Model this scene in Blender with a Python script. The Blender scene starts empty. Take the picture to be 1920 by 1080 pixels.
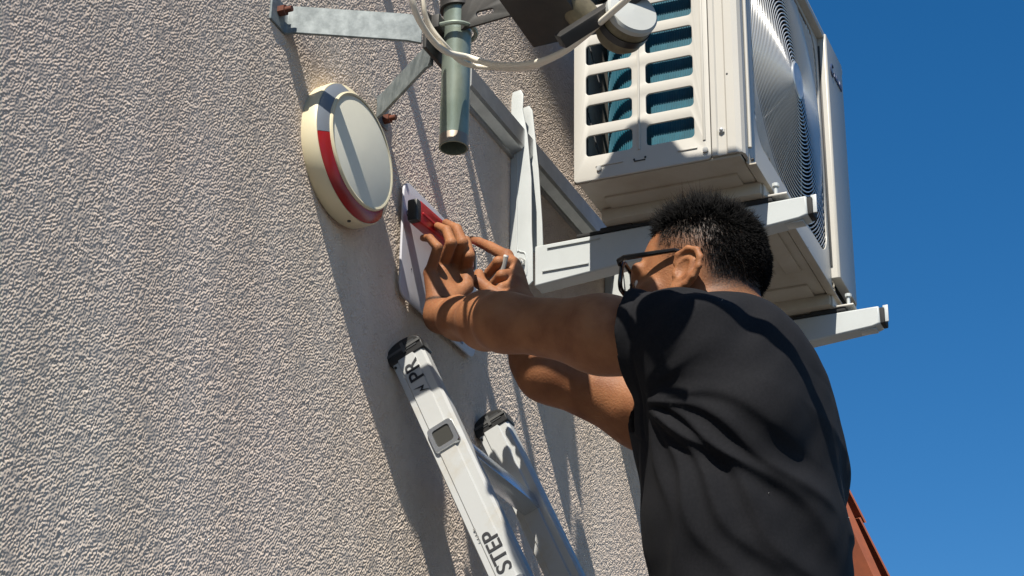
import bpy, bmesh, math, random
import numpy as np
from mathutils import Vector, Matrix
random.seed(7); rng = np.random.default_rng(7)
sc = bpy.context.scene
COL = sc.collection
R = math.radians

# ------------------------------------------------------------------ camera, sky, sun, exposure
# world: X runs along the wall, the wall face is y = 0, out of the wall is -Y, Z up. Ground at z = -3.3
CAM = Vector((-2.8489, -1.3255, -1.6762)); YAW, PIT, ROL = .4181, .4492, .0158
fw = Vector((math.cos(YAW)*math.cos(PIT), math.sin(YAW)*math.cos(PIT), math.sin(PIT)))
r0 = Vector((math.sin(YAW), -math.cos(YAW), 0)); u0 = r0.cross(fw)
rr = math.cos(ROL)*r0 + math.sin(ROL)*u0; uu = -math.sin(ROL)*r0 + math.cos(ROL)*u0
cd = bpy.data.cameras.new('camera'); cam = bpy.data.objects.new('camera', cd); COL.objects.link(cam)
M = Matrix.Identity(4)
for i in range(3):
    M[i][0] = rr[i]; M[i][1] = uu[i]; M[i][2] = -fw[i]; M[i][3] = CAM[i]
cam.matrix_world = M
cd.sensor_width = 36; cd.lens = 3810.78*36/1920; cd.clip_start = .05; cd.clip_end = 2000
sc.camera = cam

SUN = Vector((.62, .096, -.785)).normalized()          # direction the light travels
w = bpy.data.worlds.new('World'); sc.world = w; w.use_nodes = True
nt = w.node_tree; bg = nt.nodes['Background']
sky = nt.nodes.new('ShaderNodeTexSky'); sky.sky_type = 'NISHITA'; sky.sun_disc = False
sky.sun_elevation = math.asin(-SUN.z); sky.sun_rotation = math.atan2(-SUN.x, -SUN.y)
sky.altitude = 400; sky.air_density = 1.0; sky.dust_density = .3; sky.ozone_density = 3.0
hs_ = nt.nodes.new('ShaderNodeHueSaturation'); hs_.inputs['Saturation'].default_value = 1.36; hs_.inputs['Value'].default_value = 1.0
nt.links.new(sky.outputs[0], hs_.inputs['Color']); nt.links.new(hs_.outputs[0], bg.inputs[0]); bg.inputs[1].default_value = .076
sd = bpy.data.lights.new('sun', 'SUN'); sd.energy = 5.0; sd.angle = R(.5); sd.color = (1, .94, .84)
sun = bpy.data.objects.new('sun', sd); COL.objects.link(sun)
sun.rotation_euler = SUN.to_track_quat('-Z', 'Y').to_euler(); sun.location = (-6, -3, 8)
vs = sc.view_settings
vs.view_transform = 'Standard'; vs.look = 'None'; vs.gamma = 1; vs.use_curve_mapping = False; vs.exposure = .66

# ------------------------------------------------------------------ materials
def mat(name, col, rough=.5, metal=0, noise=None, bump=None, spec=None, **kw):
    """noise = (scale, second colour, low, high); bump = (scale, strength, distance)"""
    m = bpy.data.materials.new(name); m.use_nodes = True; t = m.node_tree; b = t.nodes['Principled BSDF']
    b.inputs['Base Color'].default_value = (*col, 1); b.inputs['Roughness'].default_value = rough
    b.inputs['Metallic'].default_value = metal
    if spec is not None: b.inputs['Specular IOR Level'].default_value = spec
    tc = t.nodes.new('ShaderNodeTexCoord')
    if noise:
        n = t.nodes.new('ShaderNodeTexNoise'); n.inputs['Scale'].default_value = noise[0]; n.inputs['Detail'].default_value = 6
        n.inputs['Roughness'].default_value = .65
        r = t.nodes.new('ShaderNodeValToRGB'); r.color_ramp.elements[0].position = noise[2]; r.color_ramp.elements[1].position = noise[3]
        r.color_ramp.elements[0].color = (*col, 1); r.color_ramp.elements[1].color = (*noise[1], 1)
        t.links.new(tc.outputs['Object'], n.inputs['Vector']); t.links.new(n.outputs['Fac'], r.inputs['Fac'])
        t.links.new(r.outputs['Color'], b.inputs['Base Color'])
    if bump:
        n2 = t.nodes.new('ShaderNodeTexNoise'); n2.inputs['Scale'].default_value = bump[0]; n2.inputs['Detail'].default_value = 4
        bp = t.nodes.new('ShaderNodeBump'); bp.inputs['Strength'].default_value = bump[1]; bp.inputs['Distance'].default_value = bump[2]
        t.links.new(tc.outputs['Object'], n2.inputs['Vector']); t.links.new(n2.outputs['Fac'], bp.inputs['Height'])
        t.links.new(bp.outputs['Normal'], b.inputs['Normal'])
    return m

def stucco():
    m = bpy.data.materials.new('stucco'); m.use_nodes = True; t = m.node_tree; b = t.nodes['Principled BSDF']
    L = t.links.new; tc = t.nodes.new('ShaderNodeTexCoord')
    n0 = t.nodes.new('ShaderNodeTexNoise'); n0.inputs['Scale'].default_value = 1.7; n0.inputs['Detail'].default_value = 3
    n1 = t.nodes.new('ShaderNodeTexNoise'); n1.inputs['Scale'].default_value = 70; n1.inputs['Detail'].default_value = 4
    mx = t.nodes.new('ShaderNodeMixRGB'); mx.inputs[1].default_value = (.73, .590, .515, 1); mx.inputs[2].default_value = (.67, .600, .500, 1)
    L(tc.outputs['Object'], n0.inputs['Vector']); L(tc.outputs['Object'], n1.inputs['Vector']); L(n0.outputs['Fac'], mx.inputs[0])
    mp_ = t.nodes.new('ShaderNodeMapping'); mp_.inputs['Scale'].default_value = (9, 9, .8)       # faint rain streaks
    n2 = t.nodes.new('ShaderNodeTexNoise'); n2.inputs['Scale'].default_value = 1; n2.inputs['Detail'].default_value = 5
    L(tc.outputs['Object'], mp_.inputs['Vector']); L(mp_.outputs['Vector'], n2.inputs['Vector'])
    rs = t.nodes.new('ShaderNodeValToRGB'); rs.color_ramp.elements[0].position = .38; rs.color_ramp.elements[1].position = .62
    rs.color_ramp.elements[0].color = (.84, .82, .79, 1); rs.color_ramp.elements[1].color = (1, 1, 1, 1); L(n2.outputs['Fac'], rs.inputs['Fac'])
    sk = t.nodes.new('ShaderNodeMixRGB'); sk.blend_type = 'MULTIPLY'; sk.inputs[0].default_value = .55
    L(mx.outputs[0], sk.inputs[1]); L(rs.outputs[0], sk.inputs[2]); mx = sk
    hv = t.nodes.new('ShaderNodeMixRGB'); hv.blend_type = 'MULTIPLY'; hv.inputs[0].default_value = .15
    L(mx.outputs[0], hv.inputs[1]); L(n1.outputs['Fac'], hv.inputs[2]); L(hv.outputs[0], b.inputs['Base Color'])
    b.inputs['Roughness'].default_value = .95; b.inputs['Specular IOR Level'].default_value = .15; b.inputs['Diffuse Roughness'].default_value = 1.0
    return m

MAT = dict(
    stucco=stucco(),
    acpaint=mat('ac_paint', (.435, .415, .37), .42, noise=(9, (.41, .392, .347), .45, .8)),
    pan=mat('base_pan_paint', (.42, .38, .31), .5, noise=(7, (.34, .29, .22), .4, .7)),
    white=mat('white_paint', (.44, .465, .46), .4, noise=(14, (.40, .42, .415), .4, .75)),
    galv=mat('galvanised', (.12, .142, .147), .6, .2, noise=(55, (.23, .258, .262), .38, .68), bump=(80, .15, .002)),
    rail=mat('rail_zinc', (.42, .43, .43), .4, .7, noise=(30, (.52, .53, .53), .4, .7)),
    pole=mat('zinc_pole', (.20, .245, .20), .38, .45, noise=(18, (.30, .35, .30), .35, .7)),
    dark=mat('dark_steel', (.030, .030, .029), .55, .2, noise=(25, (.05, .046, .042), .4, .7)),
    black=mat('black_plastic', (.018, .018, .018), .4),
    rubber=mat('black_rubber', (.015, .015, .015), .8),
    blackin=mat('dark_interior', (.02, .022, .024), .7),
    coil=mat('coil_blue', (.008, .105, .155), .4, noise=(40, (.006, .085, .125), .4, .6)),
    rust=mat('rust', (.16, .045, .02), .85, noise=(60, (.08, .03, .02), .4, .6)),
    bolt=mat('bolt_zinc', (.55, .55, .53), .35, .8),
    cream=mat('siren_cream', (.62, .56, .39), .45, noise=(26, (.52, .46, .31), .62, .82)),
    sface=mat('siren_face', (.76, .74, .62), .5, noise=(8, (.70, .68, .57), .4, .7)),
    red=mat('red_lens', (.30, .012, .012), .25),
    greylens=mat('grey_lens', (.16, .18, .21), .3),
    levelred=mat('level_red', (.42, .010, .014), .3),
    card=mat('white_card', (.50, .50, .54), .45),
    ink=mat('ink', (.015, .016, .02), .6),
    bluetab=mat('blue_tab', (.16, .22, .34), .5),
    alu=mat('ladder_aluminium', (.49, .50, .49), .45, .3, noise=(13, (.42, .37, .28), .52, .80), bump=(120, .08, .001)),
    alub=mat('ladder_polished', (.62, .66, .70), .22, .9),
    cable=mat('coax_white', (.78, .73, .62), .45),
    dish=mat('dish_grey', (.55, .56, .56), .5),
    lnbw=mat('lnb_white', (.42, .43, .41), .6, noise=(30, (.40, .41, .39), .45, .75)),
    lnbs=mat('lnb_side', (.20, .17, .10), .6, noise=(45, (.12, .10, .06), .35, .65)),
    shirt=mat('black_cotton', (.0052, .0054, .0070), .92, noise=(260, (.0082, .0082, .0102), .4, .65), spec=.22, bump=(700, .25, .0008)),
    denim=mat('trousers', (.03, .04, .06), .9, bump=(300, .3, .001)),
    hair=mat('black_hair', (.0045, .0042, .0042), .7, spec=.12),
    glasses=mat('black_frame', (.008, .008, .009), .25),
    tile=mat('roof_tile', (.38, .10, .040), .8, noise=(6, (.26, .075, .035), .4, .7)),
    render=mat('pale_render', (.48, .40, .29), .9),
    pencil=mat('pencil_body', (.30, .29, .27), .4), pencilw=mat('pencil_end', (.75, .73, .70), .5),
    eye=mat('eye_white', (.7, .68, .65), .2), hub=mat('hub_silver', (.55, .57, .58), .3, .5),
    fan=mat('fan_blade', (.05, .055, .055), .5),
    grille=mat('grille_wire', (.58, .575, .55), .25, .4),
    asphalt=mat('asphalt', (.075, .07, .065), .9, noise=(30, (.055, .052, .05), .4, .7)),
)

def glass():
    m = bpy.data.materials.new('lens'); m.use_nodes = True; t = m.node_tree
    g = t.nodes.new('ShaderNodeBsdfGlossy'); g.inputs['Roughness'].default_value = .02
    tr = t.nodes.new('ShaderNodeBsdfTransparent'); mx = t.nodes.new('ShaderNodeMixShader'); mx.inputs[0].default_value = .08
    t.links.new(tr.outputs[0], mx.inputs[1]); t.links.new(g.outputs[0], mx.inputs[2])
    t.links.new(mx.outputs[0], t.nodes['Material Output'].inputs[0]); return m
MAT['lens'] = glass()

def skinmat():
    m = bpy.data.materials.new('skin'); m.use_nodes = True; t = m.node_tree; b = t.nodes['Principled BSDF']; L = t.links.new
    tc = t.nodes.new('ShaderNodeTexCoord')
    n = t.nodes.new('ShaderNodeTexNoise'); n.inputs['Scale'].default_value = 28; n.inputs['Detail'].default_value = 5
    rp = t.nodes.new('ShaderNodeValToRGB'); rp.color_ramp.elements[0].position = .35; rp.color_ramp.elements[1].position = .7
    rp.color_ramp.elements[0].color = (.30, .130, .058, 1); rp.color_ramp.elements[1].color = (.205, .080, .035, 1)
    L(tc.outputs['Object'], n.inputs['Vector']); L(n.outputs['Fac'], rp.inputs['Fac'])
    at = t.nodes.new('ShaderNodeAttribute'); at.attribute_name = 'stubble'
    n2 = t.nodes.new('ShaderNodeTexNoise'); n2.inputs['Scale'].default_value = 420; n2.inputs['Detail'].default_value = 2
    L(tc.outputs['Object'], n2.inputs['Vector'])
    mul = t.nodes.new('ShaderNodeMath'); mul.operation = 'MULTIPLY_ADD'; mul.inputs[1].default_value = 1.0
    sub = t.nodes.new('ShaderNodeMath'); sub.operation = 'SUBTRACT'; sub.inputs[1].default_value = .5
    L(n2.outputs['Fac'], sub.inputs[0]); L(sub.outputs[0], mul.inputs[0]); L(at.outputs['Fac'], mul.inputs[2])
    m2 = t.nodes.new('ShaderNodeMath'); m2.operation = 'MULTIPLY'; m2.use_clamp = True
    L(mul.outputs[0], m2.inputs[0]); L(at.outputs['Fac'], m2.inputs[1])
    mx = t.nodes.new('ShaderNodeMixRGB'); mx.inputs[2].default_value = (.022, .016, .013, 1)
    L(m2.outputs[0], mx.inputs[0]); L(rp.outputs[0], mx.inputs[1]); L(mx.outputs[0], b.inputs['Base Color'])
    b.inputs['Roughness'].default_value = .56; b.inputs['Specular IOR Level'].default_value = .24
    b.inputs['Subsurface Weight'].default_value = .12; b.inputs['Subsurface Radius'].default_value = (.010, .003, .0015)
    b.inputs['Subsurface Scale'].default_value = .5
    n3 = t.nodes.new('ShaderNodeTexNoise'); n3.inputs['Scale'].default_value = 330; n3.inputs['Detail'].default_value = 3
    bp = t.nodes.new('ShaderNodeBump'); bp.inputs['Strength'].default_value = .4; bp.inputs['Distance'].default_value = .0016
    L(tc.outputs['Object'], n3.inputs['Vector']); L(n3.outputs['Fac'], bp.inputs['Height']); L(bp.outputs['Normal'], b.inputs['Normal'])
    return m
MAT['skin'] = skinmat()

# ------------------------------------------------------------------ helpers
def P(x, n, z): return Vector((x, -n, z))             # n = metres out of the wall

class MB:
    """collects shapes into one mesh"""
    def __init__(s): s.bm = bmesh.new()
    def box(s, c, size, rot=None, bevel=0):
        g = bmesh.ops.create_cube(s.bm, size=1); vv = g['verts']
        bmesh.ops.scale(s.bm, vec=size, verts=vv)
        if bevel:
            ed = list({e for v in vv for e in v.link_edges})
            r = bmesh.ops.bevel(s.bm, geom=ed, offset=bevel, segments=2, affect='EDGES', profile=.6)
            vv = list({v for f in r['faces'] for v in f.verts} | {v for v in vv if v.is_valid})
        if rot is not None: bmesh.ops.rotate(s.bm, cent=(0, 0, 0), matrix=rot, verts=vv)
        bmesh.ops.translate(s.bm, vec=c, verts=vv); return vv
    def cyl(s, a, b, r1, r2=None, seg=24, cap=True):
        a = Vector(a); b = Vector(b); d = b - a
        g = bmesh.ops.create_cone(s.bm, cap_ends=cap, segments=seg, radius1=r1, radius2=r1 if r2 is None else r2, depth=d.length)
        bmesh.ops.rotate(s.bm, cent=(0, 0, 0), matrix=d.to_track_quat('Z', 'Y').to_matrix(), verts=g['verts'])
        bmesh.ops.translate(s.bm, vec=(a+b)/2, verts=g['verts'])
    def sphere(s, c, r, seg=16):
        g = bmesh.ops.create_uvsphere(s.bm, u_segments=seg, v_segments=seg//2+1, radius=r)
        bmesh.ops.translate(s.bm, vec=c, verts=g['verts'])
    def lathe(s, prof, c, axis, seg=64, a0=0, a1=2*math.pi, up=None):
        """prof = [(r, h)]"""
        axis = Vector(axis).normalized(); up = Vector(up) if up else (Vector((0, 0, 1)) if abs(axis.z) < .9 else Vector((1, 0, 0)))
        e1 = up.cross(axis).normalized(); e2 = axis.cross(e1); full = abs(a1-a0-2*math.pi) < 1e-6
        k = seg if full else seg+1; rows = []
        for r, h in prof:
            rows.append([s.bm.verts.new(Vector(c)+axis*h+r*(math.cos(t)*e1+math.sin(t)*e2)) for t in [a0+(a1-a0)*i/seg for i in range(k)]])
        for A, B in zip(rows, rows[1:]):
            for i in range(seg):
                j = (i+1) % k
                s.bm.faces.new((A[i], A[j], B[j], B[i]))
        return rows
    def prism(s, poly, d):
        """poly: 3D points, extruded along d"""
        d = Vector(d); a = [s.bm.verts.new(p) for p in poly]; b = [s.bm.verts.new(Vector(p)+d) for p in poly]; n = len(a)
        s.bm.faces.new(a); s.bm.faces.new(b[::-1])
        for i in range(n): s.bm.faces.new((a[i], b[i], b[(i+1) % n], a[(i+1) % n]))
    def tube(s, pts, r, seg=8, closed=False):
        pts = [Vector(p) for p in pts]; n = len(pts); rows = []; prev = None
        for i in range(n):
            if closed: t = pts[(i+1) % n]-pts[i-1]
            else: t = pts[min(i+1, n-1)]-pts[max(i-1, 0)]
            t.normalize()
            if prev is None: u = t.orthogonal().normalized()
            else: u = (prev-t*prev.dot(t)).normalized()
            prev = u; v = t.cross(u); rad = r[i] if isinstance(r, (list, tuple)) else r
            rows.append([s.bm.verts.new(pts[i]+rad*(math.cos(2*math.pi*k/seg)*u+math.sin(2*math.pi*k/seg)*v)) for k in range(seg)])
        for i in range(n if closed else n-1):
            A, B = rows[i], rows[(i+1) % n]
            if closed and i == n-1:
                off = min(range(seg), key=lambda o: (A[0].co-B[o].co).length); B = B[off:]+B[:off]
            for k in range(seg): s.bm.faces.new((A[k], A[(k+1) % seg], B[(k+1) % seg], B[k]))
        if not closed:
            s.bm.faces.new(rows[0][::-1]); s.bm.faces.new(rows[-1])
    def build(s, name, m, parent=None, smooth=True, bevel=0, angle=40):
        bmesh.ops.recalc_face_normals(s.bm, faces=s.bm.faces)
        me = bpy.data.meshes.new(name); s.bm.to_mesh(me); s.bm.free()
        return link(name, me, m, parent, smooth, bevel, angle)

def link(name, me, m, parent=None, smooth=True, bevel=0, angle=40):
    o = bpy.data.objects.new(name, me); COL.objects.link(o)
    if m: me.materials.append(MAT[m] if isinstance(m, str) else m)
    if smooth:
        for p in me.polygons: p.use_smooth = True
        if angle: me.set_sharp_from_angle(angle=R(angle))
    if bevel:
        b = o.modifiers.new('bevel', 'BEVEL'); b.width = bevel; b.segments = 2; b.limit_method = 'ANGLE'; b.harden_normals = False
    if parent:
        o.parent = parent; o.matrix_parent_inverse = parent.matrix_world.inverted()
    return o

def tag(o, label, cat, group=None, kind=None):
    if label: o['label'] = label
    if cat: o['category'] = cat
    if group: o['group'] = group
    if kind: o['kind'] = kind
    return o
def thing(name, label, cat, loc=(0, 0, 0), group=None):
    o = bpy.data.objects.new(name, None); COL.objects.link(o); o.location = loc
    o.empty_display_size = .05; bpy.context.view_layer.update()
    return tag(o, label, cat, group)

def plate(name, outer, holes, thick, bev, to3d, m, parent):
    """flat plate with holes from 2D outlines (curve fill), then mapped to 3D: to3d(u, v, h)"""
    cu = bpy.data.curves.new(name, 'CURVE'); cu.dimensions = '2D'; cu.fill_mode = 'BOTH'
    cu.extrude = thick/2-bev; cu.bevel_depth = bev; cu.bevel_resolution = 2
    for pts in [outer]+holes:
        sp = cu.splines.new('POLY'); sp.points.add(len(pts)-1)
        for q, (a, b) in zip(sp.points, pts): q.co = (a, b, 0, 1)
        sp.use_cyclic_u = True
    o = bpy.data.objects.new(name, cu); COL.objects.link(o); bpy.context.view_layer.update()
    me = bpy.data.meshes.new_from_object(o.evaluated_get(bpy.context.evaluated_depsgraph_get()))
    bpy.data.objects.remove(o); bpy.data.curves.remove(cu); me.materials.clear()
    for v in me.vertices: v.co = to3d(*v.co)
    bm = bmesh.new(); bm.from_mesh(me); bmesh.ops.remove_doubles(bm, verts=bm.verts, dist=1e-6)
    bmesh.ops.recalc_face_normals(bm, faces=bm.faces); bm.to_mesh(me); bm.free()
    return link(name, me, m, parent, True, 0, 30)

def rrect(x0, y0, x1, y1, r, k=6):
    out = []
    for cx, cy, a in ((x1-r, y1-r, 0), (x0+r, y1-r, 90), (x0+r, y0+r, 180), (x1-r, y0+r, 270)):
        for i in range(k+1):
            t = R(a+90*i/k); out.append((cx+r*math.cos(t), cy+r*math.sin(t)))
    return out

def spline(pts, k=8):
    pts = [Vector(p) for p in pts]; q = [2*pts[0]-pts[1]]+pts+[2*pts[-1]-pts[-2]]; out = []
    for i in range(1, len(q)-2):
        for j in range(k):
            t = j/k; a, b, c, d = q[i-1:i+3]
            out.append(.5*((2*b)+(c-a)*t+(2*a-5*b+4*c-d)*t*t+(3*b-a-3*c+d)*t**3))
    return out+[pts[-1]]

def text_mesh(name, s, size, o3, ex, ey, m, parent, weight=.0, depth=.0006):
    cu = bpy.data.curves.new(name, 'FONT'); cu.body = s; cu.size = size; cu.extrude = depth/2; cu.offset = weight
    o = bpy.data.objects.new(name, cu); COL.objects.link(o); bpy.context.view_layer.update()
    me = bpy.data.meshes.new_from_object(o.evaluated_get(bpy.context.evaluated_depsgraph_get()))
    bpy.data.objects.remove(o); me.materials.clear(); ez = Vector(ex).cross(Vector(ey))
    for v in me.vertices: v.co = Vector(o3)+Vector(ex)*v.co.x+Vector(ey)*v.co.y+ez*v.co.z
    return link(name, me, m, parent, False)

# ------------------------------------------------------------------ setting: ground, house, neighbour's roof
g = MB(); g.box((0, 0, -3.35), (1600, 1600, .1)); tag(g.build('ground', 'asphalt', smooth=False), 'grey paved ground below the house wall', None, kind='structure')

house = thing('house', 'house with a rough beige stucco gable wall carrying all the equipment', 'house', (0, 0, -3.3))
XW = .93
def zr(x): return 1.73-.51*x
b = MB(); b.prism([(-5, 0, -3.299), (XW, 0, -3.299), (XW, 0, zr(XW)-.02), (-2.2, 0, zr(-2.2)-.02), (-5, 0, zr(-2.2)-.02-1.428)], (0, 7, 0))
b.build('wall', 'stucco', house, smooth=False)
# trowelled stucco grains, about 7 mm apart, as real relief over the stretch of wall around the equipment
def stucco_relief():
    h = .0015; x0, x1, z0_, z1_ = -1.62, XW, -1.25, .75
    nx, nz = int((x1-x0)/h), int((z1_-z0_)/h)
    kx = np.fft.fftfreq(nx, h)[:, None]; kz = np.fft.rfftfreq(nz, h)[None, :]; kr = np.sqrt(kx*kx+kz*kz)
    def field(lam, bw):
        F = np.fft.rfft2(rng.normal(size=(nx, nz)))*np.exp(-((kr-1/lam)/(bw/lam))**2); f = np.fft.irfft2(F, s=(nx, nz)); return f/f.std()
    f = field(.0044, .45); g2 = field(.045, .6); g3 = field(.013, .6); g4 = field(.0033, .5)
    f = (np.tanh(.8*f+.45*g3)+.22*g4)*np.clip(1+.30*g2, .3, 1.8); f = (f-f.mean())/f.std()
    gx = np.gradient(f, h, axis=0); gz = np.gradient(f, h, axis=1); sl = np.sqrt((gx**2+gz**2).mean()/2)
    hn = RELIEF_N/sl; hg = RELIEF_G/sl                       # rms slopes of the shading normal and of the surface
    X = x0+h*np.arange(nx)[:, None]+0*f; Z = z0_+h*np.arange(nz)[None, :]+0*f
    edge = np.minimum.reduce([np.clip((X-x0)/.05, 0, 1), np.clip((Z-z0_)/.05, 0, 1), np.clip((z1_-Z)/.05, 0, 1)])
    Y = -.0022-hg*f*edge
    N = np.stack([gx*hn, -np.ones_like(f), gz*hn], -1); N /= np.linalg.norm(N, axis=-1, keepdims=True)
    keep = (Z < -.37+.545*(X+1.31)+.16) & (Z > -1.05+.30*(X+1.2)-.12)
    kq = keep[:-1, :-1] & keep[1:, :-1] & keep[:-1, 1:] & keep[1:, 1:]
    used = np.zeros_like(keep); q = np.argwhere(kq)
    for a_ in (0, 1):
        for b_ in (0, 1): used[q[:, 0]+a_, q[:, 1]+b_] = True
    idx = -np.ones(used.shape, np.int64); idx[used] = np.arange(used.sum())
    F = np.stack([idx[q[:, 0], q[:, 1]], idx[q[:, 0]+1, q[:, 1]], idx[q[:, 0]+1, q[:, 1]+1], idx[q[:, 0], q[:, 1]+1]], 1)
    V = np.stack([X[used], Y[used], Z[used]], 1); n_ = len(V)
    me = bpy.data.meshes.new('stucco_grain'); me.vertices.add(n_); me.vertices.foreach_set('co', V.astype(np.float32).ravel())
    me.loops.add(len(F)*4); me.loops.foreach_set('vertex_index', F.astype(np.int32).ravel())
    me.polygons.add(len(F)); me.polygons.foreach_set('loop_start', np.arange(0, len(F)*4, 4, dtype=np.int32)); me.update(calc_edges=True)
    o = link('stucco_grain', me, 'stucco', house, True, 0, 0)
    me.normals_split_custom_set_from_vertices(N[used].astype(np.float32)); o['kind'] = 'stuff'
RELIEF_N, RELIEF_G = .40, .03
stucco_relief()
b = MB(); b.prism([(XW+.15, -.25, zr(XW+.15)), (-2.2, -.25, zr(-2.2)), (-2.2, -.25, zr(-2.2)+.12), (XW+.15, -.25, zr(XW+.15)+.12)], (0, 7.4, 0))
b.prism([(-2.203, -.25, zr(-2.2)), (-5.2, -.25, zr(-2.2)-1.53), (-5.2, -.25, zr(-2.2)-1.41), (-2.203, -.25, zr(-2.2)+.12)], (0, 7.4, 0))
b.build('roof', 'tile', house, smooth=False)

# neighbouring house seen past the man: one roof slope of clay tiles ends in a stepped verge
nb = thing('neighbour_house', 'distant house with a red tiled roof slope behind the man', 'house', (9.4, 3.6, -3.3))
d1 = Vector((9.067, 1.585, 2.555)); d2 = Vector((9.24, 1.45, 2.126)); rd = (d2-d1).normalized()
across = Vector((.25, 1, .0)).normalized(); up = rd.cross(across).normalized()
if up.z < 0: up = -up
tb = MB(); tb.prism([d1-rd*2.2, d1+rd*2.6, d1+rd*2.6-up*.10, d1-rd*2.2-up*.10], across*6); tb.build('roof', 'tile', nb, smooth=False)
tile_me = None
for row in range(-5, 6):
    for c in range(4):
        q = d1+rd*(row*.42)+across*(c*.24-.02)
        if tile_me is None:
            t = MB(); prof = [(.12*math.cos(a)+.12, .055*math.sin(a)) for a in [math.pi*i/8 for i in range(9)]]
            pl = [across*x+up*(y+.035) for x, y in prof]+[across*x+up*(y+.015) for x, y in prof[::-1]]
            t.prism(pl, rd*.46+up*.045); o = t.build('tile', 'tile', nb); tile_me = o.data
            o.matrix_parent_inverse = nb.matrix_world.inverted(); o.location = q-rd*.02+up*.004*(row % 2)
        else:
            o = bpy.data.objects.new('tile', tile_me); COL.objects.link(o); o.parent = nb
            o.matrix_parent_inverse = nb.matrix_world.inverted(); o.location = q-rd*.02+up*.03*0+up*(.004*(row % 2))
        o.rotation_euler = (0, 0, 0)
wb = MB(); e = d1+rd*.2-up*.10+across*.35
wb.prism([d1-rd*2.0+across*.3-up*.105, d1+rd*2.2+across*.3-up*.105, Vector(((d1+rd*2.2).x, (d1+rd*2.2+across*.3).y, -3.299)), Vector(((d1-rd*2.0).x, (d1-rd*2.0+across*.3).y, -3.299))], across*5)
wb.build('wall', 'render', nb, smooth=False)

# ------------------------------------------------------------------ alarm siren on the wall
sc_ = P(-.525, 0, -.183); Rs = .1095
sir = thing('alarm_siren', 'round cream alarm siren with a red and grey lens ring fixed to the stucco', 'alarm siren', sc_)
ax = (0, -1, 0)
m = MB(); m.lathe([(.0, .001), (Rs-.004, .001), (Rs, .006), (Rs+.0005, .029), (Rs-.001, .0325), (Rs-.006, .0325)], sc_, ax, 96); m.build('housing', 'cream', sir)
def ring(name, mt, a0, a1):
    m = MB(); m.lathe([(Rs-.003, .031), (Rs-.002, .0335), (.0925, .0445), (.0905, .0445)], sc_, ax, 64, R(a0), R(a1)); return m.build(name, mt, sir)
# lathe angles: e1 = up x axis, measured so 90 deg is the top; 0 deg points to +X
ring('red_lens', 'red', 189, 318); ring('grey_lens', 'greylens', 112, 188.6); ring('cream_rim', 'cream', -41.6, 111.6)
m = MB(); m.lathe([(.0915, .039), (.0915, .0455), (.089, .0475), (.0865, .0465), (.0855, .0468), (.0, .0480)], sc_, ax, 96); m.build('front_cover', 'sface', sir)
m = MB(); m.lathe([(.0918, .042), (.0918, .0465), (.0895, .0486), (.0868, .0482)], sc_, ax, 96); m.build('cover_rim', 'cream', sir)
m = MB(); m.cyl(sc_+Vector((.004, -.022, -Rs+.002)), sc_+Vector((.004, -.022, -Rs-.0015)), .0028); m.build('screw_hole', 'black', sir)

sir.rotation_euler = (-.05, 0, -.045)                  # tilted so the face catches more of the grazing sun

# ------------------------------------------------------------------ mast brackets (V shaped flat bar), mast
def strip(mb, pts, h, t):
    """vertical flat bar through plan points (x, n, z)"""
    pts = [Vector((p[0], -p[1], p[2])) for p in pts]; n = len(pts); L_, R_ = [], []
    for i in range(n):
        d = (pts[min(i+1, n-1)]-pts[max(i-1, 0)]); nn = Vector((-d.y, d.x, 0)).normalized()*t/2
        L_.append(pts[i]+nn); R_.append(pts[i]-nn)
    hz = Vector((0, 0, h/2)); rows = []
    for i in range(n): rows.append([mb.bm.verts.new(q) for q in (L_[i]+hz, R_[i]+hz, R_[i]-hz, L_[i]-hz)])
    for A, B in zip(rows, rows[1:]):
        for k in range(4): mb.bm.faces.new((A[k], A[(k+1) % 4], B[(k+1) % 4], B[k]))
    mb.bm.faces.new(rows[0]); mb.bm.faces.new(rows[-1][::-1])

def mast_bracket(z, label):
    t = thing('mast_bracket', label, 'mast bracket', P(-.57, 0, z), 'galvanised brackets holding the mast to the wall')
    H = .046
    m = MB(); strip(m, [(-.744, .003, z+.006), (-.705, .003, z+.004), (-.700, .008, z+.004), (-.699, .02, z+.003), (-.640, .172, z-.012), (-.628, .190, z-.014)], H, .005)
    m.build('arm', 'galv', t, bevel=.0012)
    m = MB(); strip(m, [(-.372, .003, z+.016), (-.405, .003, z+.016), (-.414, .008, z+.016), (-.421, .02, z+.016), (-.575, .172, z-.024), (-.584, .186, z-.027)], H-.006, .005)
    m.build('arm', 'galv', t, bevel=.0012)
    m = MB(); m.box(P(-.594, .196, z-.015), (.075, .006, .062), bevel=.001); m.build('cross_plate', 'dark', t)
    for x, zz in ((-.722, z+.008), (-.386, z+.010)):
        m = MB(); m.cyl(P(x, .004, zz), P(x, .016, zz), .0085, seg=6); m.cyl(P(x, .014, zz), P(x, .026, zz), .0045, seg=12); m.build('wall_bolt', 'rust', t)
    m = MB(); c = P(-.588, .2255, z-.003)
    pts = [c+Vector((-.029, .042, 0)), c+Vector((-.029, .0, 0))]+[c+Vector((-.029*math.cos(a), -.029*math.sin(a), 0)) for a in [math.pi*i/12 for i in range(1, 12)]]+[c+Vector((.029, 0, 0)), c+Vector((.029, .042, 0))]
    m.tube(pts, .0035, 8); m.build('u_bolt', 'pole', t)
    m = MB(); m.box(P(-.588, .2075, z+.002), (.07, .012, .022), bevel=.001); m.build('clamp_jaw', 'dark', t)
    for s in (-1, 1):
        m = MB(); m.cyl(c+Vector((s*.029, .031, 0)), c+Vector((s*.029, .039, 0)), .007, seg=6); m.build('nut', 'dark', t)
mast_bracket(-.050, 'lower V-shaped galvanised flat-bar bracket above the cream siren, gripping the mast end')
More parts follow.
